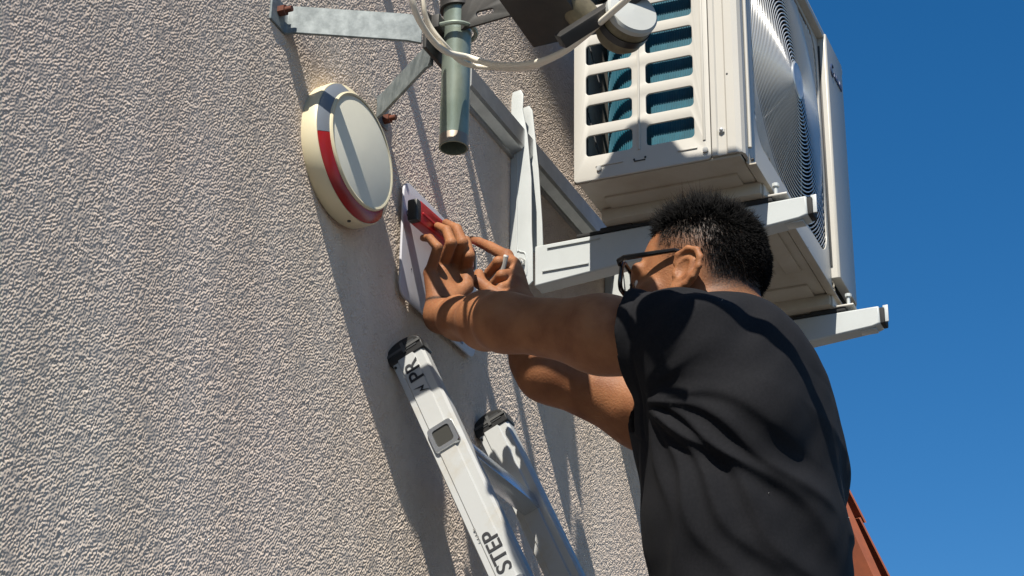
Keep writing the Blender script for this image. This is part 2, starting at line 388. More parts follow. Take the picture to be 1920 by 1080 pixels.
mast_bracket(.56, 'upper galvanised flat-bar mast bracket on the wall, higher than the one above the siren')

mast = thing('antenna_mast', 'greenish zinc tube mast with an open lower end beside the siren', 'mast', P(-.585, .2255, -.244))
m = MB(); rows = m.lathe([(.0185, .006), (.0185, .978), (.021, .978), (.021, 0), (.0208, -.0006), (.0190, -.0006), (.0185, .006)], P(-.585, .2255, -.244), (0, 0, 1), 40)
m.build('tube', 'pole', mast, angle=50)
m = MB(); m.lathe([(.0214, .0), (.0214, .016), (.0212, .017)], P(-.585, .2255, -.244), (0, 0, 1), 40); m.build('tube_end', mat('worn_end', (.30, .25, .2), .5, .5), mast)
m = MB(); m.cyl(P(-.585, .2255, .2), P(-.585, .2255, .21), .0184); m.build('plug', 'blackin', mast)

# unseen panel added high on the mast, outlined to shade the outdoor unit
pa = thing('mast_shade_panel', 'unseen grey panel near the top of the mast, added to shade the outdoor unit', 'shade panel', P(-.585, .27, .7))
E1 = SUN.cross(Vector((0, 0, 1))).normalized(); E2 = E1.cross(SUN)
pc = P(-.62, .40, .75)
m = MB(); uv = [(.27, .026), (.30, .026), (.345, -.005), (.372, -.035), (.485, -.052), (.485, -.15), (.178, -.15), (.178, -.045), (.208, -.030), (.235, -.008)]
m.prism([E1*u+E2*v-SUN*1.0 for u, v in uv], SUN*.025); m.build('panel', 'dish', pa, bevel=.006)
m = MB(); m.cyl(P(-.585, .24, .70), P(-.62, .39, .71), .012); m.build('arm', 'dark', pa)
m = MB(); m.cyl(P(-.585, .2255, .67), P(-.585, .2255, .73), .026); m.build('clamp', 'dark', pa)

# ------------------------------------------------------------------ satellite dish hung on the mast, just above the picture
dc = P(-.772, .399, -.079); dn = -SUN
dish = thing('satellite_dish', 'satellite dish on the mast with a dark mounting arm and a white round receiver head', 'satellite dish', P(-.585, .2255, -.02))
m = MB(); m.lathe([(r, .07*(r/.20)**2-.02) for r in [i*.0131 for i in range(1, 11)]]+[(.133, .013), (.135, .0105), (.133, .0085)]+[(r, .07*(r/.20)**2-.024) for r in [i*.0131 for i in range(10, 0, -1)]], dc, dn, 72); m.build('reflector', 'dish', dish)
# slotted mounting plate between mast and dish
uvp = lambda a, b_, h: Vector((-.60+h, -a, b_))
plate('mounting_plate', [(.240, -.058), (.335, -.052), (.350, -.02), (.35, .06), (.24, .06)], [rrect(.262, -.044, .292, -.033, .0055), rrect(.302, -.028, .336, -.017, .0055), rrect(.262, .0, .292, .011, .0055)], .004, .0008, uvp, 'dark', dish)
m = MB(); m.cyl(P(-.585, .2255, -.014), P(-.585, .2255, .06), .0265, seg=32); m.build('mast_clamp', 'dark', dish)
m = MB(); m.cyl(P(-.60, .33, .02), dc-dn*.004, .016); m.build('tilt_arm', 'dark', dish)
# broad strap, cross bar and receiver
a = P(-.895, .45, -.195); c_ = P(-.728, .45, -.203)
s_ = MB(); dd = (c_-a).normalized(); sw = Vector((.10, -.93, .0)).normalized(); sw = (sw-dd*sw.dot(dd)).normalized(); sn = dd.cross(sw)
rot = Matrix((dd, sw, sn)).transposed()
s_.box((a+c_)/2, ((c_-a).length, .082, .004), rot, bevel=.0012); s_.build('strap', 'dark', dish)
for sg in (-1, 1):
    s_ = MB(); s_.box((a+c_)/2+sw*sg*.040-sn*.009, ((c_-a).length*.98, .003, .016), rot, bevel=.0008); s_.build('strap_flange', 'dark', dish)
a2 = P(-.819, .485, -.268); b2 = P(-.786, .607, -.184); dd2 = (b2-a2).normalized(); sw2 = dd2.orthogonal().normalized(); sn2 = dd2.cross(sw2)
s_ = MB(); s_.box((a2+b2)/2, ((b2-a2).length, .026, .018), Matrix((dd2, sw2, sn2)).transposed(), bevel=.002); s_.build('receiver_arm', 'dark', dish)
s_ = MB(); s_.cyl(P(-.80, .47, -.16), P(-.755, .50, -.205), .021, seg=28); s_.build('receiver_neck', 'lnbs', dish)
lax = Vector((-.66, -.68, .14)).normalized(); lc = P(-.796, .575, -.232)
s_ = MB(); s_.lathe([(0, -.052), (.027, -.052), (.0335, -.042), (.0342, -.004), (.0338, -.001)], lc, lax, 48); body = s_.build('receiver', 'lnbs', dish)
s_ = MB(); s_.lathe([(.0347, -.006), (.0349, .001), (.032, .0045), (.0, .006)], lc, lax, 48); s_.build('cap', 'lnbw', body)
s_ = MB(); s_.lathe([(.0345, -.030), (.0356, -.030), (.0356, -.019), (.0345, -.019)], lc, lax, 40); s_.build('collar', 'black', body)

s_ = MB(); s_.cyl(P(-.785, .600, -.188), P(-.739, .754, -.158), .0165, seg=24); s_.build('receiver_arm', 'dark', dish)  # unseen extension of the arm, added for its shadow band on the shirt
def cable(label, pts, r):
    m = MB(); m.tube(spline(pts, 10), r, 10); return tag(m.build('coax_cable', 'cable'), label, 'cable', 'white cables looping round the mast')
cable('thick white cable crossing in front of the mast, outer strand of the loop', [P(*p) for p in ((-.80, .245, .08), (-.786, .244, -.055), (-.766, .244, -.113), (-.732, .245, -.135), (-.684, .2535, -.146), (-.624, .262, -.124), (-.631, .31, -.152), (-.672, .385, -.191), (-.740, .46, -.229), (-.796, .52, -.244), (-.829, .562, -.247), (-.852, .595, -.246))], .0045)
cable('second white cable hugging the inside of the loop round the mast', [P(*p) for p in ((-.76, .240, .07), (-.738, .240, -.035), (-.727, .240, -.088), (-.709, .241, -.114), (-.680, .2535, -.136), (-.621, .2555, -.131), (-.605, .29, -.137), (-.642, .36, -.176), (-.722, .445, -.221), (-.777, .505, -.238), (-.810, .54, -.245))], .0038)

# ------------------------------------------------------------------ air conditioner outdoor unit
N0, N1, LX, HZ = .168, .468, .755, .60
ac = thing('outdoor_unit', 'white air conditioner outdoor unit with louvred end and round fan grille', 'air conditioner', P(.33, .32, 0))
# end panel with louvre openings
holes = []
for k in range(10):
    z0 = .049+k*.0615
    if z0+.04 > HZ-.02: continue
    holes += [rrect(.188, z0, .275, z0+.043, .0085), rrect(.298, z0, .386, z0+.043, .0085)]
plate('end_panel', rrect(N0, .004, .412, HZ-.012, .006), holes, .004, .0012, lambda a, b_, h: Vector((h+.002, -a, b_)), 'acpaint', ac)
m = MB(); m.lathe([(.006, -.0), (.006, .58)], P(.008, N0+.0035, .006), (0, 0, 1), 12); m.build('rear_corner', 'acpaint', ac)
# vertical rib between the two columns
m = MB(); m.box(P(-.0012, .2865, .30), (.003, .004, .51), bevel=.001); m.build('panel_rib', 'acpaint', ac)
m = MB(); m.box(P(-.0008, .232, .028), (.0025, .05, .0025), bevel=.0008); m.box(P(-.0008, .372, .028), (.0025, .035, .0025), bevel=.0008); m.box(P(-.0008, .402, .30), (.0025, .005, .52), bevel=.0008); m.build('panel_emboss', 'acpaint', ac)
# front cover wrapping onto the end
m = MB()
prof = [(.0, .4145), (-.0022, .416), (-.0022, .424), (.0005, .4265), (.0005, .440), (-.0022, .443), (-.0022, .457), (.002, .466), (.010, .470), (.026, .470), (.026, .464), (.012, .464), (.004, .456), (.004, .4145)]
m.prism([P(x, n, .006) for x, n in prof], (0, 0, HZ-.02)); m.build('corner_cover', 'acpaint', ac, angle=25)
for z in (.052,): 
    m = MB(); m.cyl(P(-.0035, .433, z), P(.001, .433, z), .0055, seg=6); m.sphere(P(-.0036, .433, z), .0035, 10); m.build('screw', 'bolt', ac)
for n, z in ((.404, .020), (.214, .022)):
    m = MB(); m.cyl(P(-.004, n, z), P(.001, n, z), .0048, seg=12); m.build('screw', 'bolt', ac)
m = MB(); m.cyl(P(-.0028, .446, .160), P(0, .446, .160), .0018, seg=10); m.build('screw', 'black', ac)
m = MB(); m.box(P(-.0006, .287, .024), (.002, .020, .0015)); m.box(P(-.0006, .277, .0275), (.002, .003, .003)); m.box(P(-.0006, .297, .0285), (.002, .003, .003)); m.build('drain_mark', 'black', ac)
# other panels
m = MB(); m.box(P(LX/2, N0+.002, HZ/2), (LX-.008, .003, HZ-.03)); m.build('rear_panel', 'acpaint', ac, smooth=False)
m = MB(); m.box(P(LX-.003, (N0+N1)/2, HZ/2), (.003, N1-N0-.02, HZ-.03)); m.build('far_panel', 'acpaint', ac, smooth=False)
m = MB(); m.box(P(LX/2, (N0+N1)/2+.003, HZ-.004), (LX+.012, N1-N0+.022, .016), bevel=.004); m.build('lid', 'acpaint', ac)
# inside
m = MB(); m.box(P(.598, .32, HZ/2), (.004, .27, HZ-.05)); m.box(P(.30, .32, HZ-.02), (.56, .26, .004)); m.build('inner_shroud', 'blackin', ac, smooth=False)
# curved condenser coil of fins
m = MB(); prof = [(.047, .440), (.047, .262)]
cx, cn, cr = .113, .262, .066
prof += [(cx-cr*math.cos(a), cn-cr*math.sin(a)) for a in [R(90)*i/14 for i in range(1, 15)]]+[(.58, .196)]
inn = [(.58, .212), (cx, .212)]+[(cx-(cr-.016)*math.cos(a), cn-(cr-.016)*math.sin(a)) for a in [R(90)*(14-i)/14 for i in range(1, 15)]]+[(.063, .262), (.063, .440)]
m.prism([P(x, n, .012) for x, n in prof+inn], (0, 0, HZ-.04)); m.build('coil', 'coil', ac, angle=60)
path = [(.0462, .438-.0045*i) for i in range(40)]+[(cx-(cr+.0008)*math.cos(t), cn-(cr+.0008)*math.sin(t)) for t in [R(90)*i/24 for i in range(1, 25)]]
m = MB()
for x, n in path: m.box(P(x, n, HZ/2-.01), (.0012, .0012, HZ-.05))
m.build('coil_fins', 'coil', ac, smooth=False)['kind'] = 'stuff'
m = MB(); m.cyl(P(.017, .183, .02), P(.017, .183, .57), .0045, seg=8); m.cyl(P(.02, .186, .30), P(.024, .208, .20), .0015, seg=6); m.cyl(P(.02, .186, .15), P(.024, .208, .05), .0015, seg=6); m.build('pipe', 'blackin', ac)

# front plate with rounded square opening, set between the cover edge and the step
GZ = .328
gx0, gx1, gz0, gz1 = .085, .597, GZ-.250, GZ+.250
plate('front_plate', rrect(.027, .006, .6025, HZ-.014, .004), [rrect(gx0, gz0, gx1-.012, gz1, .055, 10)], .004, .0012, lambda a, b_, h: Vector((a, -(N1-.002)+h, b_)), 'acpaint', ac)
# moulded bright lip along the near side of the opening
m = MB(); m.tube([P(.034, .4712, .03+i*.054) for i in range(11)], .0035, 8); m.build('moulding', 'acpaint', ac)
# fan grille: concentric wires, clipped by the rounded opening
def inside(x, z):
    x0, x1, z0, z1, r = gx0+.002, gx1-.014, gz0+.002, gz1-.002, .054
    if not (x0 <= x <= x1 and z0 <= z <= z1): return False
    qx = max(x0+r-x, x-(x1-r), 0); qz = max(z0+r-z, z-(z1-r), 0)
    return qx*qx+qz*qz <= r*r
fc = ((gx0+gx1-.012)/2, GZ+.004)
def bulge(r): return N1-.003+.020*max(0, 1-(r/.26)**2)
rad = .032; K = 0
while rad < .335:
    runs = [[]]; S = 144
    fl = [inside(fc[0]+rad*math.cos(2*math.pi*i/S), fc[1]+rad*math.sin(2*math.pi*i/S)) for i in range(S)]
    pt = lambda i: P(fc[0]+rad*math.cos(2*math.pi*i/S), bulge(rad), fc[1]+rad*math.sin(2*math.pi*i/S))
    if all(fl):
        m = MB(); m.tube([pt(i) for i in range(S)], .00135, 6, closed=True); m.build('grille_wire', 'grille', ac, angle=0)
    elif any(fl):
        st = next(i for i in range(S) if not fl[i]); run = []
        for k in range(st, st+S+1):
            if fl[k % S] and k < st+S: run.append(pt(k % S))
            else:
                if len(run) > 2: m = MB(); m.tube(run, .00135, 6); m.build('grille_wire', 'grille', ac, angle=0)
                run = []
    rad += .0074
for k in range(12):
    a = 2*math.pi*(k+.5)/12; pts = []; rr_ = .03
    while rr_ < .33 and inside(fc[0]+rr_*math.cos(a), fc[1]+rr_*math.sin(a)):
        pts.append(P(fc[0]+rr_*math.cos(a), bulge(rr_)-.0028, fc[1]+rr_*math.sin(a))); rr_ += .02
    m = MB(); m.tube(pts, .0016, 6); m.build('grille_spoke', 'grille', ac, angle=0)
m = MB(); m.lathe([(.036, -.004), (.036, .002), (.033, .004), (.030, .0035), (0, .0055)], P(fc[0], bulge(0), fc[1]), (0, -1, 0), 48); m.build('grille_hub', 'hub', ac)
# fan behind the grille
m = MB(); c0 = P(fc[0], .40, fc[1]); m.cyl(c0+Vector((0, .03, 0)), c0+Vector((0, -.03, 0)), .035)
for k in range(3):
    a = 2*math.pi*k/3; pr = []
    for i in range(7):
        for j in range(6):
            rr_ = .035+.155*j/5; th = a+(i-3)*.2+.15*j/5
            pr.append(m.bm.verts.new(c0+Vector((rr_*math.cos(th), -.022+.044*i/6, rr_*math.sin(th)))))
    for i in range(6):
        for j in range(5): m.bm.faces.new((pr[i*6+j], pr[i*6+j+1], pr[i*6+j+7], pr[i*6+j+6]))
m.build('fan', 'fan', ac)
# raised service panel at the far side of the front
m = MB()
prof = [(.6035, .4665), (.6035, .482), (.606, .4855), (.735, .4855), (.752, .480), (.7585, .466), (.7585, .430), (.755, .430), (.755, .4665)]
m.prism([P(x, n, .045) for x, n in prof], (0, 0, HZ-.045-.002)); m.build('service_panel', 'acpaint', ac, bevel=.002, angle=30)
m = MB(); m.box(P(.6018, .470, .32), (.002, .004, .50), bevel=.001); m.build('panel_seam', 'dark', ac)
# maker's mark: unreadable dark blue script seen almost edge-on
m = MB(); lx, lz, ln = .630, .530, .4865
m.tube([P(lx+.011*math.cos(a)+.010, ln, lz+.013*math.sin(a)) for a in [R(50+260*i/12) for i in range(13)]], .0022, 6)
for k, (x, h) in enumerate(((.660, .010), (.676, .012), (.692, .009), (.707, .016))):
    m.tube(spline([P(x-.006, ln, lz-.008), P(x-.003, ln, lz+h-.006), P(x+.001, ln, lz-.006), P(x+.005, ln, lz+h-.010), P(x+.007, ln, lz-.008)], 5), .0019, 6)
m.build('lettering', mat('mark_blue', (.03, .05, .11), .5), ac)
# base pan with pressed ribs and a folded front skirt
m = MB(); m.box(P(LX/2, (N0+N1)/2, .004), (LX-.010, N1-N0-.012, .006), bevel=.002)
for x0, x1, n0, n1 in ((.06, .20, .20, .44), (.24, .46, .19, .245), (.24, .46, .265, .32), (.24, .46, .34, .395), (.24, .46, .415, .445), (.52, .70, .20, .44)):
    m.box(P((x0+x1)/2, (n0+n1)/2, -.0005), (x1-x0, n1-n0, .006), bevel=.0025)
m.build('base_pan', 'pan', ac)
m = MB(); m.box(P(LX/2+.005, .4665, .010), (LX-.05, .004, .024), bevel=.001); m.box(P(LX/2+.005, .4735, -.001), (LX-.06, .014, .003), bevel=.001); m.build('skirt', 'pan', ac)
m = MB(); m.cyl(P(.045, .4745, .012), P(.045, .470, .012), .003, seg=10); m.cyl(P(.40, .4745, .012), P(.40, .470, .012), .003, seg=10); m.build('screw', 'black', ac)
m = MB(); m.cyl(P(.33, .27, .0), P(.33, .27, -.006), .016); m.cyl(P(.33, .27, -.003), P(.33, .27, -.009), .010, seg=20); m.build('drain_hole', 'blackin', ac)
for xa in (.136, .608):       # low pressed feet standing on each arm
    m = MB(); m.box(P(xa, .325, -.012), (.075, .29, .025), bevel=.006); m.build('foot', 'pan', ac)
    m = MB(); m.box(P(xa, .488, -.0235), (.046, .046, .004), bevel=.0015); m.box(P(xa, .4715, -.008), (.060, .004, .034), bevel=.0015); m.build('foot_tab', 'acpaint', ac)

ac.rotation_euler.z = .022; ac.location += Vector((-.002, -.001, 0))   # the unit sits a touch askew on its arms

# ------------------------------------------------------------------ wall bracket carrying the unit
br = thing('unit_bracket', 'white two-armed steel bracket on a horizontal wall rail under the outdoor unit', 'wall bracket', P(.3, 0, -.05))
m = MB(); prof = [(.001, .226), (.009, .226), (.009, .219), (.026, .212), (.030, .206), (.030, .170), (.026, .164), (.009, .157), (.009, .150), (.001, .150), (.001, .154), (.006, .154), (.006, .160), (.023, .167), (.026, .172), (.026, .204), (.023, .209), (.006, .216), (.006, .222), (.001, .222)]
m.prism([P(-.120, n, z) for n, z in prof], (1.0, 0, 0)); m.build('rail', 'rail', br, angle=25)
for x in (-.108, .72):
    m = MB(); m.cyl(P(x, .004, .188), P(x, .022, .188), .007, seg=6); m.build('rail_bolt', 'bolt', br)
def bracket_side(X, dn=0):
    # near flange: tall tapering plate in the n-z plane, hooked over the rail
    f1 = [(.003, .276), (.005, .290), (.020, .292), (.025, .282), (.024, .250), (.034, .195), (.043, .10), (.045, -.01), (.047, -.045), (.048, -.106), (.042, -.112), (.020, -.112), (.008, -.100), (.005, -.075), (.004, .06), (.004, .150), (.003, .245)]
    plate('upright', f1, [], .0035, .0011, lambda a, b_, h: Vector((X+h, -a, b_)), 'white', br)
    f2 = [(.004, .262), (.006, .277), (.020, .280), (.026, .270), (.040, .140), (.048, .03), (.050, -.020), (.042, -.028), (.004, -.028)]
    plate('upright', f2, [rrect(.008, .205, .014, .245, .0028)], .0035, .0011, lambda a, b_, h: Vector((X+.040+h, -a, b_)), 'white', br)
    m = MB(); m.box(P(X+.020, .0055, .05), (.037, .003, .16), bevel=.0006); m.build('upright_web', 'white', br)
    m = MB(); m.tube(spline([P(X-.0022, .016, .18), P(X-.0022, .018, -.02), P(X-.0022, .023, -.043), P(X-.0022, .035, -.052), P(X-.0022, .037, -.092), P(X-.0022, .023, -.096)], 6), .0016, 6); m.build('press_line', 'white', br)
    m = MB(); m.cyl(P(X-.009, .027, -.068), P(X, .027, -.068), .0085, seg=6); m.cyl(P(X-.014, .027, -.068), P(X-.008, .027, -.068), .0045, seg=10); m.build('bolt', 'bolt', br)
    # tapering box arm
    m = MB(); x0, x1 = X+.003, X+.038; T = .550+dn
    a = [(.050, -.036), (T-.016, -.034), (T-.001, -.034), (T, -.070), (T-.016, -.075), (.050, -.116)]
    m.prism([P(x0, n, z) for n, z in a], (x1-x0, 0, 0)); m.build('arm', 'white', br, bevel=.003)
    m = MB(); m.box(P((x0+x1)/2, T+.003, -.053), (.032, .011, .033), bevel=.004); m.build('end_cap', 'rubber', br)
    m = MB(); m.box(P((x0+x1)/2-.010, T+.010, -.049), (.004, .010, .034), bevel=.001); m.box(P((x0+x1)/2, T-.026, -.0765), (.022, .032, .003), bevel=.001); m.build('end_clip', 'white', br)
    m = MB(); m.box(P((x0+x1)/2, .31, -.0315), (.036, .36, .006), bevel=.002); m.box(P((x0+x1)/2, .205, -.029), (.038, .06, .009), bevel=.003); m.box(P((x0+x1)/2, .455, -.029), (.038, .07, .009), bevel=.003); m.build('rubber_pad', 'rubber', br)
    m = MB(); c = P((x0+x1)/2, .492, -.018); m.cyl(c-Vector((0, 0, .012)), c+Vector((0, 0, .022)), .0035, seg=12); m.cyl(c+Vector((0, 0, .020)), c+Vector((0, 0, .026)), .0065, seg=8); m.cyl(c-Vector((0, 0, .004)), c+Vector((0, 0, .002)), .009, seg=6); m.build('fixing_bolt', 'white', br)
    m = MB(); m.box(P(X+.001, .11, -.090), (.0025, .088, .002)); m.box(P(X+.001, .125, -.045), (.0025, .10, .002)); m.build('arm_emboss', 'white', br)
for X, dn in ((.115, 0), (.588, .004)): bracket_side(X, dn)


# ------------------------------------------------------------------ white mounting plate held on the wall, spirit level
mp = thing('backing_plate', 'thin white rectangular plate pressed flat on the stucco under the red level', 'mounting plate', P(-.19, .01, -.22))
plate('sheet', rrect(-.324, -.318, -.046, -.118, .020, 8), [], .004, .0008, lambda a, b_, h: Vector((a, -(.0125+h), b_)), 'card', mp)
m = MB(); m.box(P(-.118, .0155, -.300), (.045, .002, .022), bevel=.0008); m.build('tab', 'bluetab', mp)
m = MB(); m.box(P(-.118, .0168, -.298), (.020, .0008, .004)); m.build('tab_mark', 'ink', mp)
m = MB(); m.cyl(P(-.309, .0145, -.160), P(-.309, .0152, -.160), .0022, seg=12); m.tube([P(-.309+.005*math.cos(a), .0148, -.173+.005*math.sin(a)) for a in [2*math.pi*i/14 for i in range(14)]], .0007, 5, closed=True)
m.cyl(P(-.290, .0145, -.262), P(-.290, .0152, -.262), .0012, seg=8); m.build('plate_mark', 'ink', mp)

lv = thing('spirit_level', 'small red spirit level with black end blocks held on the white plate', 'spirit level', P(-.24, .032, -.178))
plate('frame', [(-.336, -.1985), (-.138, -.187), (-.138, -.154), (-.336, -.1645)], [rrect(-.282, -.184, -.256, -.171, .006), rrect(-.172, -.176, -.154, -.163, .006)], .017, .002, lambda a, b_, h: Vector((a+.008, -(.0395+h), b_-.004)), 'levelred', lv)
rl = Matrix.Rotation(-R(3.0), 3, 'Y')
m = MB(); m.box(P(-.335, .039, -.186), (.017, .018, .037), rl, bevel=.004); m.build('end_block', 'black', lv)
m = MB(); m.box(P(-.125, .039, -.1745), (.012, .018, .035), rl, bevel=.004); m.build('end_block', 'black', lv)
m = MB(); m.box(P(-.229, .040, -.181), (.19, .019, .004), rl, bevel=.001); m.build('rib', 'levelred', lv)
m = MB(); m.cyl(P(-.261, .039, -.186), P(-.261, .039, -.177), .0045, seg=12); m.build('vial', mat('vial', (.62, .60, .45), .1), lv)

# ------------------------------------------------------------------ ladder
ld = thing('ladder', 'aluminium ladder with black end caps leaning on the wall beneath the man', 'ladder', P(-.15, 1.38, -3.299))
ct = P(-.33, .033, -.429); dl = Vector((0, -.428, -.904)).normalized(); wl = Vector((0, -.904, .428)).normalized()   # down the stile / across it, outwards
LEN = (3.299-.434)/.904
def stile(x0, sgn, thick=.026):
    """x0 = outer or inner face at -X side; profile across wl with a raised middle band"""
    W = .028; pr = [(-W, .003), (-W+.002, 0), (-.0175, 0), (-.0155, -.0024), (.0105, -.0024), (.0125, 0), (W-.004, 0), (W, .004), (W, thick-.003), (W-.003, thick), (-W+.003, thick), (-W, thick-.003)]
    m = MB(); o = Vector((x0, ct.y, ct.z))
    m.prism([o+Vector((h, 0, 0))+wl*a for a, h in pr], dl*LEN); return m
st1 = stile(-.33, 1); s1 = st1.build('stile', 'alu', ld, angle=20)
st2 = stile(-.012, 1); s2 = st2.build('stile', 'alu', ld, angle=20)
for x0, s in ((-.33, s1), (-.012, s2)):
    o = Vector((x0+.013, ct.y, ct.z)); rot = Matrix((Vector((1, 0, 0)), wl, -dl)).transposed()
    # cap: dark shell with two windows, rounded crown
    m = MB(); pts = []
    for i in range(13):
        a = math.pi*i/12; pts.append(o+wl*(.031*math.cos(a))-dl*(.012+.016*math.sin(a)))
    pts = [o+wl*.031+dl*.004]+pts+[o-wl*.031+dl*.004]
    m.prism([q-Vector((.0155, 0, 0)) for q in pts], (.031, 0, 0)); m.build('end_cap', 'black', ld, bevel=.002)
    m = MB()
    for a0, a1 in ((-.022, -.004), (.003, .022)):
        m.prism([o+Vector((-.0165, 0, 0))+wl*a0-dl*.006, o+Vector((-.0165, 0, 0))+wl*a1-dl*.006, o+Vector((-.0165, 0, 0))+wl*(a1*.9)-dl*.018, o+Vector((-.0165, 0, 0))+wl*(a0*.9)-dl*.018], (.002, 0, 0))
    m.build('cap_window', 'blackin', ld)
    m = MB(); m.box(o-Vector((.0168, 0, 0))-dl*.0115, (.0015, .060, .004), rot); m.box(o-Vector((.0168, 0, 0))-dl*.0125-wl*.0, (.0018, .005, .018), rot); m.build('cap_rib', mat('cap_grey', (.07, .07, .068), .5), ld)
    m = MB(); m.cyl(o-Vector((.0145, 0, 0))+dl*.010-wl*.024, o-Vector((.011, 0, 0))+dl*.010-wl*.024, .0022, seg=10); m.build('rivet', 'black', ld)
    m = MB(); m.box(o+dl*(LEN-.03)+Vector((0, 0, 0)), (.034, .074, .06), rot, bevel=.006); m.build('foot', 'rubber', ld)
s0 = .158; k = 0
while s0 < LEN-.1:
    c = Vector((-.33, ct.y, ct.z))+dl*s0; hx = Vector((1, 0, 0)); rot = Matrix((hx, wl, -dl)).transposed()
    m = MB(); m.box(c+Vector((.170, 0, 0)), (.316, .030, .030), rot, bevel=.003); m.build('rung', 'alub', ld)
    m = MB()                                     # flared square socket on the outside of the near stile
    for a, b_, ru in ((.0185, .0205, .004),):
        ring_o = rrect(-a-.0035, -a-.0035, a+.0035, a+.0035, .006, 4); ring_i = rrect(-a+.004, -a+.004, a-.004, a-.004, .005, 4)
        A = [m.bm.verts.new(c+Vector((-.0010, 0, 0))+wl*x-dl*y) for x, y in ring_o]; B = [m.bm.verts.new(c+Vector((-.0056, 0, 0))+wl*(x*.94)-dl*(y*.94)) for x, y in ring_o]
        C_ = [m.bm.verts.new(c+Vector((-.0054, 0, 0))+wl*x-dl*y) for x, y in ring_i]; D = [m.bm.verts.new(c+Vector((-.0032, 0, 0))+wl*x-dl*y) for x, y in ring_i]
        n = len(A)
        for U, V in ((A, B), (B, C_), (C_, D)):
            for i in range(n): m.bm.faces.new((U[i], U[(i+1) % n], V[(i+1) % n], V[i]))
    m.build('rung_socket', 'alub', ld)
    m = MB(); m.prism([c+Vector((-.0036, 0, 0))+wl*x-dl*y for x, y in rrect(-.0152, -.0152, .0152, .0152, .004, 4)], (.0010, 0, 0)); m.build('socket_shade_plate', mat('socket_shade', (.018, .018, .014), .7) if k == 0 else bpy.data.materials['socket_shade'], ld, smooth=False)  # flat dark plate, the shade of the recess put into its colour
    s0 += .28; k += 1
lo = Vector((-.3332, ct.y, ct.z))
text_mesh('lettering', 'PR', .034, lo+dl*.052+wl*.012, -dl, -wl, 'ink', ld, .0003)
text_mesh('lettering', 'STEP', .034, lo+dl*.402+wl*.012, -dl, -wl, 'ink', ld, .0003)
m = MB(); z0 = lo+dl*.066
m.prism([z0+wl*a+dl*b_ for a, b_ in ((-.012, -.004), (.006, -.002), (.001, .004), (.014, .010), (-.004, .004), (.001, .0))], (-.0006, 0, 0)); m.build('bolt_mark', 'ink', ld, smooth=False)
m = MB()
for i in range(4): m.box(lo+dl*(.318+.0065*i)-Vector((-.0008,0,0))-wl*.0165, (.0006, .0035, .0016 if i else .003), Matrix((Vector((1, 0, 0)), wl, -dl)).transposed())
m.build('small_print', mat('print_grey', (.2, .2, .19), .6), ld, smooth=False)

